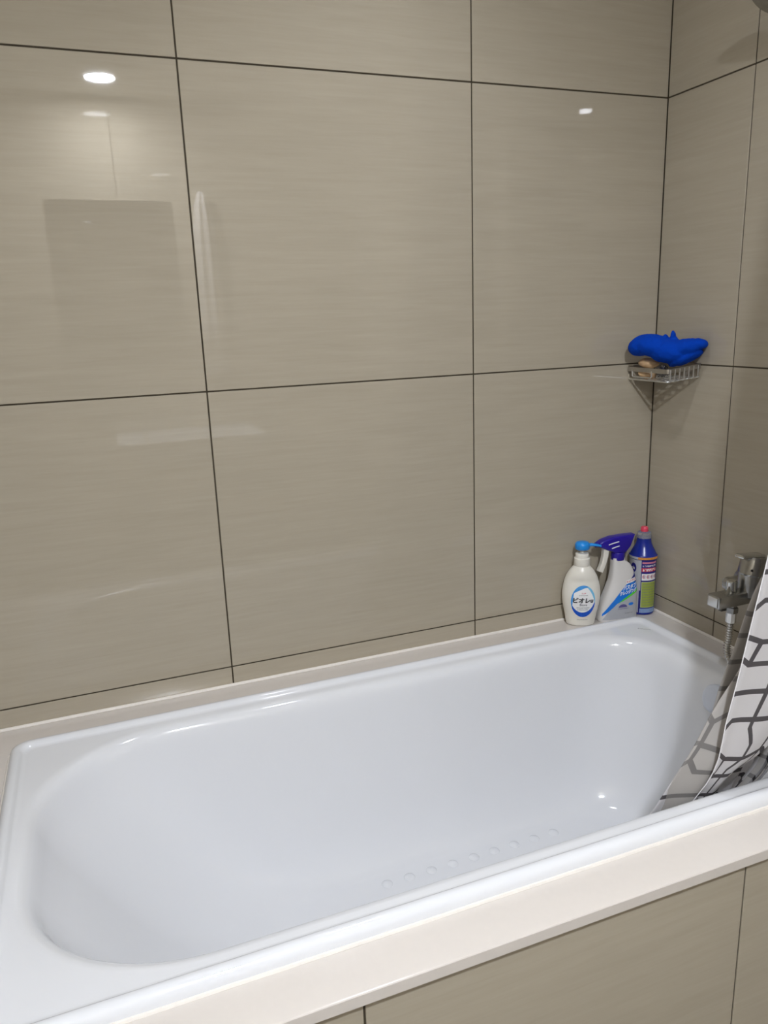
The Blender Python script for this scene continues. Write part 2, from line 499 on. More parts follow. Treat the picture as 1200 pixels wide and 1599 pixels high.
# ------------------------------------------------------------------ corner soap basket
BA, BB, BC, B0 = Vector((-.083, -.003, 0)), Vector((-.087, -.146, 0)), Vector((-.003, -.158, 0)), Vector((-.003, -.003, 0))
basket = empty('soap_basket', (0, 0, 1.163))
tag(basket, 'chrome wire corner soap basket fixed to the tiles', 'soap basket')
def bz(p, h): return Vector((p.x, p.y, h + .010 * (p.x + .085) / .085))
def flatband(bm, pts, h, th, z0):
    # band of height h and thickness th along pts (plan), standing upright
    n = len(pts); rings = []
    for i, p in enumerate(pts):
        d = (pts[min(i + 1, n - 1)] - pts[max(i - 1, 0)]).normalized()
        nn = Vector((-d.y, d.x, 0)) * th / 2
        rings.append([bz(p + nn, z0), bz(p - nn, z0), bz(p - nn, z0 + h), bz(p + nn, z0 + h)])
    loft(bm, rings)
def rounded_path(A, B, C, r, n=6):
    d1 = (A - B).normalized(); d2 = (C - B).normalized()
    p1, p2 = B + d1 * r, B + d2 * r
    mid = [(1 - t) ** 2 * p1 + 2 * t * (1 - t) * B + t * t * p2 for t in [k / n for k in range(n + 1)]]
    return [A, A.lerp(p1, .5)] + mid + [p2.lerp(C, .5), C]
path = rounded_path(BA, BB, BC, .012)
bm = bmesh.new(); flatband(bm, path, .0105, .002, .020)
mobj('front_band', bm, 'band', basket, angle=.6)
bm = bmesh.new()
low = rounded_path(BA + Vector((.004, 0, 0)), BB + Vector((.004, .003, 0)), BC + Vector((0, .003, 0)), .012)
tube(bm, [bz(p, .0005) for p in low], .0017, 8)
mobj('lower_wire', bm, 'wire', basket)
bm = bmesh.new(); flatband(bm, [BA, BA.lerp(B0, .5), B0 - Vector((.002, 0, 0))], .0105, .002, .020)
mobj('wall_band', bm, 'band', basket)
bm = bmesh.new(); flatband(bm, [BC, BC.lerp(B0, .5), B0 - Vector((0, .002, 0))], .0105, .002, .020)
mobj('wall_band', bm, 'band', basket)
for k in range(7):
    f = .10 + .84 * k / 6
    p = BB.lerp(BC, f)
    q = B0.lerp(BA, 1 - f) if False else Vector((p.x, -.006, 0))
    bm = bmesh.new()
    tube(bm, [bz(p, .028), bz(p, .004), bz(p + Vector((0, .002, 0)), .0005), bz(p + Vector((0, .005, 0)), -.0005), bz(p.lerp(q, .5), -.0005), bz(q, -.0005)], .0017, 6)
    mobj('basket_wire', bm, 'wire', basket)
for f0, f1 in ((.12, .62),):
    p, q = BA.lerp(BB, f0), BA.lerp(BB, f1)
    bm = bmesh.new()
    tube(bm, [bz(p, .024), bz(p, .010), bz(p.lerp(q, .04), .008), bz(p.lerp(q, .96), .008), bz(q, .010), bz(q, .024)], .0017, 6)
    mobj('basket_wire', bm, 'wire', basket)
for f in (.2, .4, .6, .8):
    p = BA.lerp(BB, f)
    bm = bmesh.new()
    tube(bm, [bz(p + Vector((.004, 0, 0)), .0), bz(Vector((-.004, p.y, 0)), .0)], .0012, 6)
    mobj('floor_wire', bm, 'wire', basket)

# things in the basket
def lump(name, c, rx, ry, rz_, mat, rotz, label, cat, group=None, amp=.12, sc=45):
    bm = bmesh.new()
    bmesh.ops.create_icosphere(bm, subdivisions=3, radius=1)
    for v in bm.verts:
        n_ = noise.noise(v.co * 1.3 + Vector(c) * sc)
        s = 1 + amp * n_
        v.co = Vector((v.co.x * rx * s, v.co.y * ry * s, v.co.z * rz_ * s))
    o = mobj(name, bm, mat, angle=3)
    o.location = c; o.rotation_euler = (0, .1, rotz)
    return tag(o, label, cat, group)
lump('soap_bar', (-.064, -.052, 1.1775), .021, .016, .0125, 'soap', -.7, 'beige soap lump lying low on the basket wires', 'soap')
lump('soap_bar', (-.0665, -.058, 1.2035), .024, .017, .0125, 'soap', -.9, 'beige soap lump on top, tucked under the blue cloth', 'soap')
# steel scourer: a ball of curled wire
bm = bmesh.new()
pts = []
rr = random.Random(3)
for i in range(420):
    t = i * .21
    rad = .0150 * (0.72 + .28 * math.sin(t * 1.73 + 1))
    th, ph = t * 1.0, math.sin(t * .37) * 1.4
    pts.append(Vector((rad * math.cos(th) * math.cos(ph), rad * math.sin(th) * math.cos(ph), .92 * rad * math.sin(ph))) + Vector([rr.uniform(-.0012, .0012) for _ in range(3)]))
tube(bm, pts, .0008, 4)
bmesh.ops.create_icosphere(bm, subdivisions=2, radius=.0105)
sc_ = mobj('steel_scourer', bm, 'scourer', angle=3)
sc_.location = (-.064, -.103, 1.187)
tag(sc_, 'grey curled steel wire scourer in the corner soap basket', 'scourer')

# blue cloth: several folds fused into one surface
def blend_mesh(name, parts, vox, smooth_it):
    bm = bmesh.new()
    for c, r, ax, ang in parts:
        g = bmesh.ops.create_icosphere(bm, subdivisions=4, radius=1.0)
        mt = Matrix.Translation(c) @ Matrix.Rotation(ang, 4, ax) @ Matrix.Diagonal((*r, 1))
        bmesh.ops.transform(bm, matrix=mt, verts=g['verts'])
    me = bpy.data.meshes.new(name); bm.to_mesh(me); bm.free()
    o = bpy.data.objects.new(name, me); COL.objects.link(o)
    md = o.modifiers.new('r', 'REMESH'); md.mode = 'VOXEL'; md.voxel_size = vox
    ms = o.modifiers.new('s', 'SMOOTH'); ms.factor = .5; ms.iterations = smooth_it
    dg = bpy.context.evaluated_depsgraph_get()
    res = bpy.data.meshes.new_from_object(o.evaluated_get(dg))
    bpy.data.objects.remove(o)
    return res
parts = [  # local x along the bundle (left to right in view), y towards the corner, z up
    (Vector((-.056, .004, .048)), (.034, .034, .0245), 'Y', -.35),
    (Vector((-.030, .000, .047)), (.046, .038, .0265), 'Y', .12),
    (Vector((.010, .000, .034)), (.052, .040, .0285), 'Y', .10),
    (Vector((.046, -.002, .042)), (.038, .032, .0210), 'Y', -.18),
    (Vector((.072, -.002, .050)), (.022, .020, .0130), 'Y', .02),
    (Vector((.045, .004, .018)), (.040, .032, .0125), 'Y', -.42),
    (Vector((.016, .000, .060)), (.0070, .010, .0215), 'Y', -.10),
    (Vector((.025, .000, .055)), (.0065, .010, .0205), 'Y', -.70),
    (Vector((.001, .000, .058)), (.0065, .009, .0165), 'Y', -.35)]
me = blend_mesh('blue_cloth', parts, .0019, 5)
for v in me.vertices:
    v.co += v.normal * (.0016 * noise.noise(v.co * 55) + .0007 * noise.noise(v.co * 160))
    # crease beside the raised corners
cloth = wrapobj('blue_cloth', me, 'blue_cloth', angle=3)
dvec = Vector((-.012, -.185, 0)) - Vector((-.105, -.03, 0))
cloth.location = (-.0605, -.1065, 1.1985)
cloth.rotation_euler = (0, 0, math.atan2(dvec.y, dvec.x))
tag(cloth, 'bright blue cloth bundled on top of the corner soap basket', 'cloth')

# ------------------------------------------------------------------ printed labels
def text_mesh(body, size, bold=0.0):
    cu = bpy.data.curves.new('t', 'FONT'); cu.body = body; cu.size = size
    cu.align_x = 'CENTER'; cu.align_y = 'CENTER'; cu.offset = bold; cu.resolution_u = 4
    o = bpy.data.objects.new('t', cu); COL.objects.link(o)
    bpy.context.view_layer.update()
    dg = bpy.context.evaluated_depsgraph_get()
    me = bpy.data.meshes.new_from_object(o.evaluated_get(dg))
    bpy.data.objects.remove(o)
    return me
def conform(name, bm, fn, mat, parent, cell=.004, label=None):
    xs = [v.co.x for v in bm.verts]; ys = [v.co.y for v in bm.verts]
    x = min(xs) + cell
    while x < max(xs):
        bmesh.ops.bisect_plane(bm, geom=bm.verts[:] + bm.edges[:] + bm.faces[:], plane_co=(x, 0, 0), plane_no=(1, 0, 0)); x += cell
    y = min(ys) + cell
    while y < max(ys):
        bmesh.ops.bisect_plane(bm, geom=bm.verts[:] + bm.edges[:] + bm.faces[:], plane_co=(0, y, 0), plane_no=(0, 1, 0)); y += cell
    for v in bm.verts: v.co = fn(v.co.x, v.co.y)
    me = bpy.data.meshes.new(name); bm.to_mesh(me); bm.free()
    o = wrapobj(name, me, mat, parent, smooth=False)
    if label: o['label'] = label
    return o
def put_text(body, size, cx, cy, fn, mat, parent, bold=0.0, shear=0.0, sx=1.0, rot_=0.0, label=None):
    me = text_mesh(body, size, bold)
    bm = bmesh.new(); bm.from_mesh(me); bpy.data.meshes.remove(me)
    xs = [v.co.x for v in bm.verts]; ys = [v.co.y for v in bm.verts]
    mx_, my_ = (min(xs) + max(xs)) / 2, (min(ys) + max(ys)) / 2
    c, s = math.cos(rot_), math.sin(rot_)
    for v in bm.verts:
        X, Y = (v.co.x - mx_) * sx + shear * (v.co.y - my_), v.co.y - my_
        v.co = Vector((cx + c * X - s * Y, cy + s * X + c * Y, 0))
    return conform('label_text', bm, fn, mat, parent, .006, label)
def poly(pts):
    bm = bmesh.new()
    f = bm.faces.new([bm.verts.new((p[0], p[1], 0)) for p in pts])
    if f.normal.z < 0: f.normal_flip()
    bm.normal_update()
    bmesh.ops.triangulate(bm, faces=bm.faces[:])
    return bm
def ell(cx, cy, a, b, n=40, t0=0, t1=2 * PI):
    return [(cx + a * math.cos(t0 + (t1 - t0) * k / n), cy + b * math.sin(t0 + (t1 - t0) * k / n)) for k in range(n if t1 - t0 > 6.28 else n + 1)]
def crescent(cx, cy, a, b, k0, t0, t1, n=30):
    """part of an elliptical ring between scale k0 and 1, tapering at both ends"""
    o_ = [(cx + a * math.cos(t), cy + b * math.sin(t)) for t in [t0 + (t1 - t0) * i / n for i in range(n + 1)]]
    i_ = []
    for i in range(n, -1, -1):
        t = t0 + (t1 - t0) * i / n
        k = 1 - (1 - k0) * math.sin(PI * (.08 + .84 * i / n))
        i_.append((cx + a * k * math.cos(t), cy + b * k * math.sin(t)))
    return poly(o_ + i_)
def marks(x0, x1, y, h, n, seed):
    """a line of print too small to read: short strokes"""
    r_ = random.Random(seed); bm = bmesh.new()
    step = (x1 - x0) / n
    for i in range(n):
        cx = x0 + step * (i + .5); a = step * .36; b = h / 2
        def q(xa, xb, ya, yb):
            bm.faces.new([bm.verts.new((xx, yy, 0)) for xx, yy in ((xa, ya), (xb, ya), (xb, yb), (xa, yb))])
        t_ = h * .2
        for st in r_.sample(range(7), r_.choice((3, 4, 4))):
            if st == 0: q(cx - a, cx + a, y + b - t_, y + b)
            elif st == 1: q(cx - a, cx + a, y - t_ / 2, y + t_ / 2)
            elif st == 2: q(cx - a, cx + a, y - b, y - b + t_)
            elif st == 3: q(cx - a, cx - a + t_, y - b, y + b)
            elif st == 4: q(cx - t_ / 2, cx + t_ / 2, y - b, y + b)
            elif st == 5: q(cx + a - t_, cx + a, y - b, y + b * .2)
            else: q(cx + a - t_, cx + a, y, y + b)
    return bm

# ------------------------------------------------------------------ pump bottle
PB = empty('pump_bottle', (-.2275, -.0385, LEDGE), math.radians(-27))
tag(PB, 'white oval body wash pump bottle with light blue pump head', 'bottle')
pp = [(.030, 0), (.0345, .0025), (.0365, .010), (.0405, .032), (.0455, .056), (.0475, .080), (.0455, .103), (.0395, .126), (.0305, .143), (.0225, .153), (.0195, .157)]
pz = spline([(r, 0, z) for r, z in pp], 4)
KD = .60
def pump_r(h):
    for a, b in zip(pz, pz[1:]):
        if a.z <= h <= b.z: return a.x + (b.x - a.x) * (h - a.z) / max(1e-9, b.z - a.z)
    return .02
bm = bmesh.new()
rings = []
for p in pz:
    kd = KD if p.z < .12 else KD + (1 - KD) * min(1, (p.z - .12) / .035)
    rings.append([Vector((p.x * math.cos(2 * PI * i / 48), kd * p.x * math.sin(2 * PI * i / 48), p.z)) for i in range(48)])
loft(bm, rings)
body = mobj('body', bm, 'bottle_white', PB, angle=1.0)
bm = bmesh.new()
lathe(bm, [(.0190, .156), (.0200, .158), (.0195, .176), (.0180, .1775), (.0165, .178), (.0165, .187), (.0155, .189), (.006, .1895)], 32)
mobj('collar', bm, 'bottle_white', PB, angle=.6)
bm = bmesh.new(); lathe(bm, [(.0050, .188), (.0050, .201)], 16)
mobj('stem', bm, 'bottle_white', PB, angle=.6)
HD = empty('x', (0, 0, 0)); bpy.data.objects.remove(HD)
bm = bmesh.new()
lathe(bm, [(.0165, .199), (.0180, .2005), (.0183, .208), (.0180, .212), (.0150, .2165), (.009, .2185), (.001, .219)], 32)
head = mobj('pump_head', bm, 'pump_blue', PB, angle=.8)
bm = bmesh.new()
dz = [(.012, .2085), (.022, .2100), (.034, .2088), (.046, .2062)]
an = math.radians(0)
rings = []
for k, (d, z) in enumerate(dz):
    hw, hh = (.0055 - .0007 * k), (.0050 - .0008 * k)
    for_ = Vector((math.cos(an), math.sin(an), 0)); sd = Vector((-math.sin(an), math.cos(an), 0))
    rings.append([for_ * d + sd * (hw * math.cos(2 * PI * i / 12)) + Vector((0, 0, z + hh * math.sin(2 * PI * i / 12))) for i in range(12)])
loft(bm, rings)
mobj('spout', bm, 'pump_blue', head)
def pumpf(off):
    def fn(x, h):
        r_ = pump_r(h)
        kd = KD
        q = max(0.0, 1 - (x / r_) ** 2)
        return Vector((x, -kd * r_ * math.sqrt(q) - off, h))
    return fn
LXc, LHc, LA, LB = .002, .0690, .0300, .0425
conform('label_field', poly(ell(LXc, LHc, LA, LB)), pumpf(.0002), 'p_white', PB)
conform('label_ring', crescent(LXc, LHc, LA, LB, .70, math.radians(195), math.radians(355)), pumpf(.0004), 'p_blue', PB, label='deep blue splash ring')
conform('label_ring', crescent(LXc, LHc, LA, LB, .84, math.radians(-8), math.radians(80)), pumpf(.0004), 'p_lightcyan', PB)
conform('label_ring', crescent(LXc, LHc, LA, LB, .76, math.radians(68), math.radians(150)), pumpf(.00045), 'p_sky', PB)
conform('label_ring', crescent(LXc, LHc, LA, LB, .84, math.radians(140), math.radians(205)), pumpf(.0005), 'p_sky', PB)
put_text('ビオレu', .0150, LXc + .0002, .0725, pumpf(.0006), 'p_black', PB, bold=.0007, shear=.1)
put_text('Biore', .0085, LXc + .0005, .0605, pumpf(.0006), 'p_grey', PB, bold=.0002)
conform('label_text', marks(LXc - .011, LXc + .011, .0855, .0026, 8, 1), pumpf(.0006), 'p_grey', PB)
conform('label_text', marks(LXc - .005, LXc + .006, .0910, .0036, 3, 2), pumpf(.0006), 'p_red', PB)
conform('label_text', marks(LXc - .017, LXc + .016, .0520, .0026, 11, 3), pumpf(.0006), 'p_grey', PB)
conform('label_text', marks(LXc - .014, LXc + .012, .0470, .0026, 9, 4), pumpf(.0006), 'p_grey', PB)
conform('label_text', marks(LXc - .014, LXc + .012, .0190, .0020, 9, 5), pumpf(.0006), 'p_grey', PB)

# ------------------------------------------------------------------ trigger spray bottle
SB = empty('spray_bottle', (-.1235, -.0480, LEDGE), math.radians(-8))
tag(SB, 'white trigger spray bottle with navy head and blue diagonal label', 'bottle')
lv = [(0, -.0535, .0500), (.003, -.0560, .0525), (.015, -.0550, .0520), (.047, -.0465, .0515), (.078, -.0345, .0500), (.107, -.0240, .0465), (.131, -.0205, .0380), (.146, -.0195, .0300), (.153, -.0195, .0220), (.158, -.0190, .0140), (.166, -.0185, .0130)]
def spray_lv(h):
    for a, b in zip(lv, lv[1:]):
        if a[0] <= h <= b[0]:
            f = (h - a[0]) / (b[0] - a[0])
            return a[1] + (b[1] - a[1]) * f, a[2] + (b[2] - a[2]) * f
    return lv[-1][1:]
def spray_d(h): return .0235 if h < .06 else max(.0145, .0235 - (h - .06) * .09)
def spray_ring(h, n=48):
    x0, x1 = spray_lv(h); d = spray_d(h)
    c, a = (x0 + x1) / 2, (x1 - x0) / 2
    pts = []
    for i in range(n):
        t = 2 * PI * i / n; cc, s = math.cos(t), math.sin(t); e = 2 / 3.4
        pts.append(Vector((c + a * math.copysign(abs(cc) ** e, cc), d * math.copysign(abs(s) ** e, s), h)))
    return pts
bm = bmesh.new()
hs = [0, .003, .009, .015] + [.015 + .0055 * k for k in range(1, 24)] + [.146, .150, .153, .156, .158, .166]
loft(bm, [spray_ring(h) for h in hs])
mobj('body', bm, 'spray_white', SB, angle=.9)
def extrude_poly(pts, d, bev, name, mat, parent, y0=0.0):
    bm = bmesh.new()
    a = [bm.verts.new((x, y0 - d, z)) for x, z in pts]
    b = [bm.verts.new((x, y0 + d, z)) for x, z in pts]
    n = len(pts)
    for i in range(n): bm.faces.new((a[i], a[(i + 1) % n], b[(i + 1) % n], b[i]))
    bm.faces.new(a[::-1]); bm.faces.new(b)
    bmesh.ops.recalc_face_normals(bm, faces=bm.faces[:])
    if bev:
        es = [e for e in bm.edges if abs(e.verts[0].co.y - e.verts[1].co.y) < 1e-6]
        bmesh.ops.bevel(bm, geom=es, offset=bev, segments=3, profile=.5, affect='EDGES')
    return mobj(name, bm, mat, parent, angle=.6)
HZ = -.0065
hp = [(-.0600, .2095), (-.048, .2170), (-.020, .2270), (.020, .2335), (.0510, .2370), (.0440, .2190), (.0390, .2060), (.0300, .1955), (.0215, .1865), (.0205, .1790), (-.0105, .1790), (-.0110, .1840), (-.018, .1895), (-.034, .1925), (-.046, .1965), (-.0600, .1995)]
hp = [(-.060 + .88 * (x_ + .060), z_ + (HZ + .006 - .012 * (x_ + .06) / .11 if z_ > .18 else 0)) for x_, z_ in hp]
th = extrude_poly(hp, .0125, .004, 'trigger_head', 'trigger_navy', SB)
bm = bmesh.new()
lathe(bm, [(.0165, .160), (.0172, .162), (.0168, .177), (.0155, .180)], 28, cx=-.0025)
mobj('collar', bm, 'trigger_navy', SB, angle=.6)
bm = bmesh.new()
mt = Matrix.Translation((-.058, 0, .2035)) @ Matrix.Rotation(-PI / 2 + .12, 4, 'Y')
lathe(bm, [(.0062, -.006), (.0066, .002), (.0066, .008), (.0040, .0085)], 20, mat=mt)
mobj('nozzle', bm, 'trigger_navy', SB, angle=.6)
tp = [(-.0440, .1960), (-.0290, .1930), (-.0310, .1750), (-.0370, .1550), (-.0450, .1330), (-.0570, .1380), (-.0490, .1580), (-.0450, .1760)]
tp = [(x_ - .001, z_ + HZ + .003) for x_, z_ in tp]
extrude_poly(tp, .0075, .002, 'trigger_lever', 'bottle_white', SB)
for (xa, za, xb, zb_) in ((-.036, .2040, -.008, .2100), (-.027, .1935, -.006, .1985)):
    bm = bmesh.new()
    tube(bm, [(xa, -.0124, za), ((xa + xb) / 2, -.0128, (za + zb_) / 2 + .0006), (xb, -.0124, zb_)], .0014, 6)
    mobj('head_stripe', bm, 'p_white', SB)
def sprayf(off):
    def fn(x, h):
        x0, x1 = spray_lv(h); d = spray_d(h)
        c, a = (x0 + x1) / 2, (x1 - x0) / 2
        q = min(.9999, abs(x - c) / a)
        return Vector((x, -d * (1 - q ** 3.4) ** (1 / 3.4) - off, h))
    return fn
def edge(h, side, m=.0012):
    x0, x1 = spray_lv(h); return (x0 + m if side < 0 else x1 - m, h)
# silver lower field, blue diagonal sweep, green line
conform('label_field', poly([edge(.006, -1, .006), edge(.006, 1), edge(.03, 1), edge(.06, 1), edge(.082, 1), (.020, .0655), (-.010, .0480), (-.034, .0300)]), sprayf(.0003), 'p_silver', SB, .005)
conform('label_sweep', poly([edge(.016, -1, .004), edge(.023, -1, .004), (-.030, .0480), (-.006, .0760), (.012, .0950), (.034, .1180), edge(.126, 1), edge(.11, 1), edge(.095, 1), edge(.082, 1), (.020, .0655), (-.012, .0480), (-.034, .0290)]), sprayf(.0006), 'p_brightblue', SB, .005)
conform('label_sweep', poly([(.020, .1035), (.034, .1180), edge(.126, 1), edge(.115, 1), edge(.100, 1)]), sprayf(.0009), 'p_navy', SB, .005)
conform('label_sweep', poly([(-.010, .0490), (.006, .0600), (.022, .0690), edge(.083, 1), edge(.076, 1), (.022, .0630), (.004, .0540)]), sprayf(.0010), 'p_green', SB, .005)
conform('label_badge', poly([(.0130, .0975), (.0440, .1045), (.0425, .1140), (.0130, .1070)]), sprayf(.0012), 'p_white', SB, .005)
put_text('ルックプラス', .0062, .0275, .1058, sprayf(.0015), 'p_red', SB, bold=.0002, rot_=.20, sx=.78)
put_text('バスタブ', .0118, .0235, .0905, sprayf(.0013), 'p_white', SB, bold=.0005, shear=.35, rot_=.17, sx=.80)
put_text('クレンジング', .0108, .0190, .0775, sprayf(.0013), 'p_white', SB, bold=.0005, shear=.35, rot_=.17, sx=.76)
conform('label_picture', poly(ell(.004, .0370, .0120, .0085, 16, 0, PI)), sprayf(.0008), 'p_violet', SB, .005)
conform('label_picture', poly(ell(.0270, .0440, .0075, .0040, 16)), sprayf(.0008), 'p_brightblue', SB, .005)
conform('label_text', marks(-.010, .020, .0335, .0026, 10, 6), sprayf(.0010), 'p_violet', SB, .005)
conform('label_text', marks(.010, .034, .0200, .0024, 7, 7), sprayf(.0010), 'p_grey', SB, .005)

# ------------------------------------------------------------------ blue round cleaner bottle
CB = empty('cleaner_bottle', (-.0370, -.0370, LEDGE), 0)
tag(CB, 'dark blue round cleaner bottle with pink tip and green label', 'bottle')
bm = bmesh.new()
BP = [(.029, 0), (.0325, .002), (.0335, .006), (.0335, .148), (.0335, .150), (.0355, .1515), (.0355, .158), (.0335, .1595), (.0325, .161), (.0285, .170), (.0235, .179), (.0195, .189), (.0180, .198), (.0180, .204)]
lathe(bm, BP, 40)
mobj('body', bm, 'bottle_blue', CB, angle=.6)
bm = bmesh.new(); lathe(bm, [(.0190, .203), (.0192, .206), (.0168, .2175), (.0120, .2195), (.004, .220)], 32)
mobj('cap', bm, 'clear_cap', CB, angle=.6)
bm = bmesh.new(); lathe(bm, [(.0092, .2185), (.0098, .220), (.0090, .229), (.0075, .2315), (.001, .232)], 24)
mobj('nozzle_tip', bm, 'pink', CB, angle=.6)
CAMDIR = math.atan2(-1.5281, -1.289)
def cylf(off, r_=.0335):
    def fn(a, h):       # a: arc length to the right of the side that faces the viewer
        t = CAMDIR + a / r_
        return Vector(((r_ + off) * math.cos(t), (r_ + off) * math.sin(t), h))
    return fn
def rect(x0, x1, y0, y1): return poly([(x0, y0), (x1, y0), (x1, y1), (x0, y1)])
conform('label_field', rect(-.070, -.003, .020, .1495), cylf(.0002), 'p_silver', CB, .004)
conform('label_badge', poly(ell(-.024, .128, .0085, .0125)), cylf(.0005), 'p_navy', CB, .004)
conform('label_badge', poly(ell(-.0245, .0905, .0075, .0225)), cylf(.00035), 'p_paleblue', CB, .004)
put_text('ok', .011, -.0245, .128, cylf(.0008), 'p_white', CB, bold=.0002)
conform('label_stripe', rect(-.0165, -.003, .006, .068), cylf(.0005), 'p_navy', CB, .004)
conform('label_stripe', rect(-.0125, -.0065, .008, .068), cylf(.0008), 'p_silver', CB, .004)
conform('label_field', rect(-.003, .042, .010, .1495), cylf(.0003), 'p_navy', CB, .004)
conform('label_panel', rect(-.001, .040, .096, .114), cylf(.0006), 'p_white', CB, .004)
conform('label_panel', rect(-.001, .040, .022, .092), cylf(.0006), 'p_palelime', CB, .004)
conform('label_panel', rect(.0005, .040, .0235, .0905), cylf(.0008), 'p_olive', CB, .004)
conform('label_panel', rect(-.003, .042, .0075, .0190), cylf(.0006), 'p_paleblue', CB, .004)
conform('label_stripe', rect(-.001, .040, .141, .1455), cylf(.0006), 'p_rose', CB, .004)
conform('label_text', marks(0, .038, .1350, .0045, 9, 8), cylf(.0006), 'p_white', CB, .004)
conform('label_stripe', rect(-.002, .041, .1195, .1295), cylf(.0005), 'p_red', CB, .004)
conform('label_text', marks(0, .038, .1245, .0070, 7, 9), cylf(.0007), 'p_white', CB, .004)
for k in range(4):
    c_ = .0045 + k * .0105
    conform('label_icon', crescent(c_, .106, .0040, .0048, .6, 0, 6.2), cylf(.0008), 'p_red', CB, .004)
    conform('label_icon', poly(ell(c_, .106, .0016, .0020, 10)), cylf(.0009), 'p_violet', CB, .004)
for k in range(9):
    conform('label_text', marks(.002, .039, .0855 - k * .0071, .0026, 11, 20 + k), cylf(.0010), 'p_grey', CB, .004)
for k in range(3):
    conform('label_text', marks(-.001, .040, .0165 - k * .0032, .0016, 12, 40 + k), cylf(.0008), 'p_grey', CB, .004)
bm = poly([(-.060, .1518), (-.012, .1518), (-.012, .1580), (-.060, .1580)])
conform('neck_band', bm, cylf(.0003, .0355), 'p_silver', CB, .004)
bm = poly([(-.012, .1518), (.050, .1518), (.050, .1580), (-.012, .1580)])
conform('neck_band', bm, cylf(.0003, .0355), 'p_orange', CB, .004)

# ------------------------------------------------------------------ bath mixer on the right wall
FX = empty('bath_mixer', (0, -.405, .70))
tag(FX, 'dull chrome single lever bath mixer on the right tiled wall', 'tap')
def rel(p): return Vector(p) - Vector((0, -.405, .70))
bm = bmesh.new()
box(bm, -.160, -.010, -.0175, .0175, .0155, .0430, .003, 2)
mobj('spout', bm, 'satin', FX, angle=.5)
bm = bmesh.new(); box(bm, -.1615, -.1585, -.0135, .0135, .0185, .0400, .001, 1)
mobj('spout_end', bm, 'chrome', FX, angle=.5)
bm = bmesh.new(); box(bm, -.152, -.138, -.0165, -.006, .0105, .0160, .001, 1)
mobj('aerator', bm, 'dark_metal', FX, angle=.5)
bm = bmesh.new(); lathe(bm, [(.0095, .042), (.0115, .0435), (.0115, .064), (.0095, .0665), (.002, .067)], 24, cx=-.108, cy=.004)
mobj('diverter_knob', bm, 'chrome', FX, angle=.6)
for y_ in (.072, -.078):
    bm = bmesh.new()
    mt = Matrix.Translation((0, y_, .028)) @ Matrix.Rotation(-PI / 2, 4, 'Y')
    lathe(bm, [(.0285, 0), (.0285, .003), (.024, .009), (.0145, .012), (.0145, .052), (.004, .054)], 28, mat=mt)
    mobj('wall_union', bm, 'satin', FX, angle=.6)
bm = bmesh.new()
tube(bm, [(-.047, .074, .028), (-.050, .04, .030), (-.052, 0, .034), (-.050, -.04, .030), (-.047, -.080, .028)], [.016, .018, .019, .018, .016], 20)
mobj('body_bar', bm, 'satin', FX, angle=.6)
bm = bmesh.new(); lathe(bm, [(.026, .030), (.0275, .045), (.0265, .062), (.0255, .078)], 32, cx=-.062, cy=-.002)
mobj('body', bm, 'satin', FX, angle=.6)
bm = bmesh.new()
mt = Matrix.Translation((-.062, -.002, .074)) @ Matrix.Rotation(math.radians(10), 4, 'Y')
lathe(bm, [(.0265, 0), (.0290, .003), (.0275, .034), (.0240, .041), (.010, .0430), (.001, .0435)], 32, mat=mt)
hn = mobj('handle_cap', bm, 'satin', FX, angle=.6)
bm = bmesh.new()
mt = Matrix.Translation((-.062, -.002, .1125)) @ Matrix.Rotation(math.radians(6), 4, 'Y')
box(bm, -.040, .024, -.0125, .0125, 0, .0085, .0035, 2)
bmesh.ops.transform(bm, matrix=mt, verts=bm.verts[:])
mobj('lever', bm, 'chrome', hn, angle=.6)
bm = bmesh.new()
mt = Matrix.Translation((-.0825, -.0215, .092)) @ Matrix.Rotation(math.radians(-135), 4, 'Z') @ Matrix.Rotation(PI / 2, 4, 'Y')
lathe(bm, [(.0026, -.002), (.0026, .0012), (.0020, .0016)], 14, mat=mt)
mobj('indicator_dot', bm, 'black', hn)
bm = bmesh.new()
lathe(bm, [(.0125, -.004), (.0132, -.002), (.0132, .008), (.0105, .010), (.0105, .016)][::1], 6, cx=-.107, cy=0)
mobj('hose_nut', bm, 'satin', FX, angle=.4)

# ------------------------------------------------------------------ hand shower with hose
HS = empty('hand_shower', (0, -.463, 1.722))
tag(HS, 'grey hand shower held high on the right wall, with chrome spiral hose', 'shower')
def h_(p): return Vector(p) - Vector((0, -.463, 1.722))
hose = spline([(-.107, -.405, .697), (-.1075, -.405, .672), (-.110, -.406, .640), (-.115, -.409, .612), (-.118, -.425, .592), (-.110, -.465, .590), (-.080, -.505, .640), (-.050, -.525, .80), (-.040, -.530, 1.1), (-.036, -.515, 1.40), (-.036, -.490, 1.60), (-.038, -.470, 1.690)], 70)
L = [0]
for a, b in zip(hose, hose[1:]): L.append(L[-1] + (b - a).length)
npt = int(L[-1] / .0011); pts = []; k = 0
for i in range(npt + 1):
    s = L[-1] * i / npt
    while k < len(L) - 2 and L[k + 1] < s: k += 1
    pts.append(h_(hose[k].lerp(hose[k + 1], (s - L[k]) / max(1e-9, L[k + 1] - L[k]))))
rad = [.0105 if i * .0011 < .024 else (.0068 + .0018 * math.cos(2 * PI * i / 5.0)) for i in range(len(pts))]
bm = bmesh.new(); tube(bm, pts, rad, 8)
mobj('hose', bm, 'hose', HS, angle=.35)
bm = bmesh.new()
tube(bm, [h_(p) for p in spline([(-.038, -.471, 1.685), (-.046, -.458, 1.740), (-.064, -.432, 1.810), (-.088, -.400, 1.866)], 8)], [.0095] * 8 + [.0100] * 8 + [.0115] * 9, 16)
mobj('handle', bm, 'satin', HS)
bm = bmesh.new()
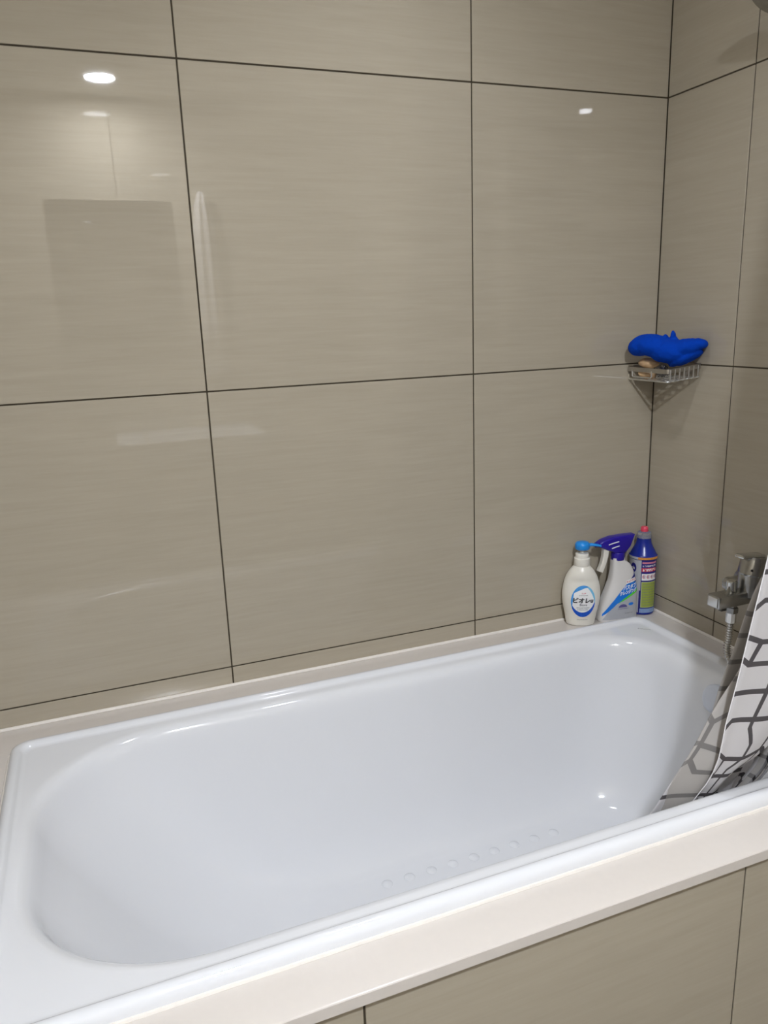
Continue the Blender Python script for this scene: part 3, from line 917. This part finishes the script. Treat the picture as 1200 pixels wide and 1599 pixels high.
dirn = Vector((-.60, .10, -.78)).normalized()
mt = Matrix.Translation(h_((-.102, -.384, 1.872))) @ dirn.to_track_quat('Z', 'Y').to_matrix().to_4x4()
lathe(bm, [(.009, -.022), (.024, -.016), (.038, -.006), (.044, .004), (.043, .010), (.038, .012), (.001, .0125)], 36, mat=mt)
mobj('spray_head', bm, 'satin', HS, angle=.6)
bm = bmesh.new()
tube(bm, [h_(p) for p in [(.0, -.463, 1.722), (-.015, -.463, 1.722), (-.034, -.463, 1.722)]], [.020, .012, .011], 16)
tube(bm, [h_(p) for p in [(-.041, -.466, 1.708), (-.046, -.459, 1.738)]], [.0135, .0145], 16)
mobj('wall_bracket', bm, 'satin', HS)

# ------------------------------------------------------------------ shower curtain
rows = [  # height, then the plan positions of the free edge and of each fold
    (2.270, [(-0.275, -0.785), (-0.215, -0.795), (-0.250, -0.778), (-0.215, -0.785), (-0.270, -0.770), (-0.150, -0.775), (-0.190, -0.795), (-0.070, -0.785), (-0.120, -0.772), (-0.025, -0.780)]),
    (1.600, [(-0.325, -0.765), (-0.215, -0.790), (-0.280, -0.745), (-0.215, -0.760), (-0.272, -0.725), (-0.140, -0.735), (-0.190, -0.790), (-0.070, -0.785), (-0.110, -0.745), (-0.025, -0.760)]),
    (1.100, [(-0.383, -0.750), (-0.215, -0.785), (-0.320, -0.715), (-0.210, -0.735), (-0.278, -0.675), (-0.130, -0.700), (-0.180, -0.780), (-0.060, -0.780), (-0.105, -0.715), (-0.025, -0.740)]),
    (0.960, [(-0.403, -0.747), (-0.225, -0.785), (-0.335, -0.710), (-0.215, -0.720), (-0.296, -0.660), (-0.130, -0.690), (-0.180, -0.775), (-0.060, -0.775), (-0.100, -0.700), (-0.025, -0.735)]),
    (0.850, [(-0.424, -0.746), (-0.240, -0.782), (-0.360, -0.705), (-0.220, -0.710), (-0.342, -0.650), (-0.140, -0.680), (-0.185, -0.770), (-0.065, -0.770), (-0.100, -0.690), (-0.030, -0.730)]),
    (0.760, [(-0.441, -0.745), (-0.270, -0.778), (-0.405, -0.702), (-0.240, -0.700), (-0.372, -0.648), (-0.145, -0.672), (-0.190, -0.765), (-0.075, -0.765), (-0.100, -0.680), (-0.035, -0.730)]),
    (0.690, [(-0.456, -0.744), (-0.330, -0.772), (-0.455, -0.700), (-0.270, -0.695), (-0.398, -0.648), (-0.150, -0.665), (-0.195, -0.760), (-0.085, -0.760), (-0.120, -0.680), (-0.060, -0.730)]),
    (0.630, [(-0.463, -0.742), (-0.378, -0.760), (-0.490, -0.700), (-0.300, -0.690), (-0.415, -0.650), (-0.160, -0.660), (-0.200, -0.750), (-0.100, -0.750), (-0.130, -0.680), (-0.090, -0.720)]),
    (0.585, [(-0.468, -0.730), (-0.410, -0.732), (-0.518, -0.697), (-0.320, -0.685), (-0.430, -0.650), (-0.240, -0.655), (-0.290, -0.718), (-0.250, -0.692), (-0.270, -0.660), (-0.250, -0.682)]),
    (0.520, [(-0.476, -0.700), (-0.420, -0.703), (-0.550, -0.685), (-0.340, -0.675), (-0.450, -0.646), (-0.250, -0.645), (-0.310, -0.688), (-0.275, -0.672), (-0.285, -0.648), (-0.275, -0.662)]),
    (0.440, [(-0.485, -0.668), (-0.425, -0.671), (-0.570, -0.652), (-0.360, -0.650), (-0.470, -0.622), (-0.280, -0.615), (-0.330, -0.650), (-0.300, -0.642), (-0.310, -0.620), (-0.300, -0.632)]),
    (0.360, [(-0.505, -0.640), (-0.430, -0.642), (-0.570, -0.618), (-0.380, -0.620), (-0.480, -0.596), (-0.310, -0.590), (-0.340, -0.622), (-0.310, -0.615), (-0.320, -0.600), (-0.315, -0.610)]),
    (0.300, [(-0.505, -0.615), (-0.430, -0.616), (-0.570, -0.598), (-0.390, -0.600), (-0.490, -0.582), (-0.330, -0.580), (-0.345, -0.605), (-0.320, -0.603), (-0.330, -0.588), (-0.325, -0.598)]),
]
rows.sort()
zs = [r[0] for r in rows]
NK = len(rows[0][1])
NZ = 120
def keys_at(z):
    for i in range(len(zs) - 1):
        if zs[i] <= z <= zs[i + 1]:
            t = (z - zs[i]) / (zs[i + 1] - zs[i])
            out = []
            for k in range(NK):
                def g(j): return Vector((*rows[max(0, min(len(rows) - 1, j))][1][k], 0))
                p0, p1, p2, p3 = g(i - 1), g(i), g(i + 1), g(i + 2)
                z0, z1, z2, z3 = zs[max(0, i - 1)], zs[i], zs[i + 1], zs[min(len(zs) - 1, i + 2)]
                h0 = z2 - z1
                m1 = (p2 - p0) / max(1e-6, z2 - z0) * h0 if i > 0 else (p2 - p1)
                m2 = (p3 - p1) / max(1e-6, z3 - z1) * h0 if i + 2 < len(zs) else (p2 - p1)
                out.append((2 * t ** 3 - 3 * t * t + 1) * p1 + (t ** 3 - 2 * t * t + t) * m1 + (-2 * t ** 3 + 3 * t * t) * p2 + (t ** 3 - t * t) * m2)
            return out
    return [Vector((*p, 0)) for p in rows[-1][1]]
def path_at(z):
    ks = keys_at(z)
    pts = []
    # rounded zig-zag: straight runs with soft bends
    for i in range(NK - 1):
        a, b = ks[i], ks[i + 1]
        for k in range(16):
            pts.append(a.lerp(b, k / 16))
    pts.append(ks[-1])
    for it in range(5):
        pts = [pts[0]] + [(pts[i - 1] + 2 * pts[i] + pts[i + 1]) / 4 for i in range(1, len(pts) - 1)] + [pts[-1]]
    out = []
    for i, p in enumerate(pts):
        wv = .0035 * math.sin(i * .45 + z * 2.0) * (1 if i > 3 else i / 3)
        out.append(Vector((p.x, p.y + wv, z)))
    return out
grid = [path_at(.30 + (2.27 - .30) * (j / NZ) ** 1.35) for j in range(NZ + 1)]
ref = path_at(.80)
us = [0]
for a, b in zip(ref, ref[1:]): us.append(us[-1] + (b - a).length)
CUR = empty('shower_curtain', (-.25, -.74, .30))
tag(CUR, 'white shower curtain printed with grey geometric lines, tucked into the bathtub', 'curtain')
verts = [p - Vector((-.25, -.74, .30)) for r in grid for p in r]
nc = len(ref)
faces = [(j * nc + i, j * nc + i + 1, (j + 1) * nc + i + 1, (j + 1) * nc + i) for j in range(NZ) for i in range(nc - 1)]
me = bpy.data.meshes.new('fabric'); me.from_pydata([tuple(v) for v in verts], [], faces)
uvl = me.uv_layers.new(name='cloth')
U_OFF, V_OFF = -.062, -.055
for p in me.polygons:
    for li in p.loop_indices:
        vi = me.loops[li].vertex_index
        j, i = divmod(vi, nc)
        uvl.data[li].uv = (us[i] + U_OFF, grid[j][i].z + V_OFF)
fab = wrapobj('fabric', me, ['curtain_out', 'curtain_in'], CUR, angle=3)
sd = fab.modifiers.new('thickness', 'SOLIDIFY'); sd.thickness = .0007; sd.offset = 0; sd.material_offset = 1; sd.material_offset_rim = 0
# hem along the free edge
bm = bmesh.new()
tube(bm, [grid[j][0] - Vector((-.25, -.74, .30)) for j in range(0, NZ + 1, 2)], .0009, 6)
mobj('hem', bm, plain('hem_white', lin(232, 230, 232), .8), CUR)
TR = empty('curtain_track', (-.85, -.785, CZ))
tag(TR, 'white ceiling track carrying the shower curtain above the tub edge', 'curtain track')
bm = bmesh.new(); box(bm, -.853, .847, -.010, .010, -.016, -.0002, .002, 1)
mobj('rail', bm, 'ceiling', TR)
for k in range(6):
    bm = bmesh.new()
    tube(bm, [(.56 + k * .05, 0, -.014), (.56 + k * .05, 0, -.026)], .003, 6)
    mobj('glider', bm, 'ceiling', TR)

# ------------------------------------------------------------------ wash basin side of the room (seen mirrored in the tiles)
WB = empty('wash_basin', (-.92, -2.235, .70))
tag(WB, 'white wall hung wash basin opposite the bathtub', 'basin')
bm = bmesh.new()
loft(bm, [rrect(-.24, .24, .002, .30, .05, .05, .05, .05, 0, 8, 6), rrect(-.31, .31, .002, .42, .05, .05, .05, .05, .09, 8, 6), rrect(-.32, .32, .002, .44, .05, .05, .05, .05, .15, 8, 6),
          rrect(-.30, .30, .10, .42, .05, .05, .05, .05, .15, 8, 6), rrect(-.27, .27, .13, .39, .08, .08, .08, .08, .06, 8, 6), rrect(-.10, .10, .20, .32, .05, .05, .05, .05, .035, 8, 6)])
mobj('bowl', bm, 'enamel', WB, angle=.7)
BT = empty('basin_tap', (-1.11, -2.18, .85))
tag(BT, 'chrome mixer tap standing on the wash basin', 'tap')
bm = bmesh.new(); lathe(bm, [(.026, .0002), (.026, .006), (.019, .012), (.018, .11), (.015, .12)], 24)
mobj('tap_body', bm, 'chrome', BT)
bm = bmesh.new(); tube(bm, spline([(0, .01, .09), (0, .06, .12), (0, .11, .11), (0, .125, .085)], 5), .010, 12)
mobj('tap_spout', bm, 'chrome', BT)
bm = bmesh.new(); box(bm, -.009, .009, -.01, .06, .122, .131, .003, 1)
mobj('tap_lever', bm, 'chrome', BT)
MC = empty('wall_mirror', (-1.145, -2.239, 1.45))
tag(MC, 'rectangular wall mirror above the wash basin', 'mirror')
m, t_, p_ = new_mat('mirror_glass'); p_.inputs['Base Color'].default_value = (.72, .73, .72, 1); p_.inputs['Metallic'].default_value = 1; p_.inputs['Roughness'].default_value = .02
bm = bmesh.new(); box(bm, -.25, .25, .0005, .004, -.41, .41, .0005, 1)
mobj('backing', bm, 'ceiling', MC)
bm = bmesh.new(); box(bm, -.265, .265, .004, .009, -.43, .43, .0006, 1)
mobj('glass', bm, m, MC)
# towel hanging from a hook
TW = empty('hanging_towel', (-.745, -2.238, 1.30))
tag(TW, 'white towel hanging from a hook beside the mirror', 'towel')
bm = bmesh.new(); rings = []
for z, wd, d in [(-.20, .062, .022), (.0, .060, .022), (.25, .055, .022), (.45, .048, .020), (.56, .034, .018), (.62, .014, .012)]:
    rings.append([Vector((wd * math.cos(2 * PI * i / 40) * (1 + .06 * math.sin(5 * 2 * PI * i / 40)), .026 + d * math.sin(2 * PI * i / 40) * (1 + .2 * math.sin(7 * 2 * PI * i / 40)), z)) for i in range(40)])
loft(bm, rings)
mobj('towel_cloth', bm, plain('towel_white', lin(226, 220, 216), .95, bump=.3, scale=300), TW, angle=3)
bm = bmesh.new()
tube(bm, spline([(0, .001, .63), (0, .03, .62), (0, .045, .64)], 5), .005, 8)
mobj('hook', bm, 'chrome', TW)
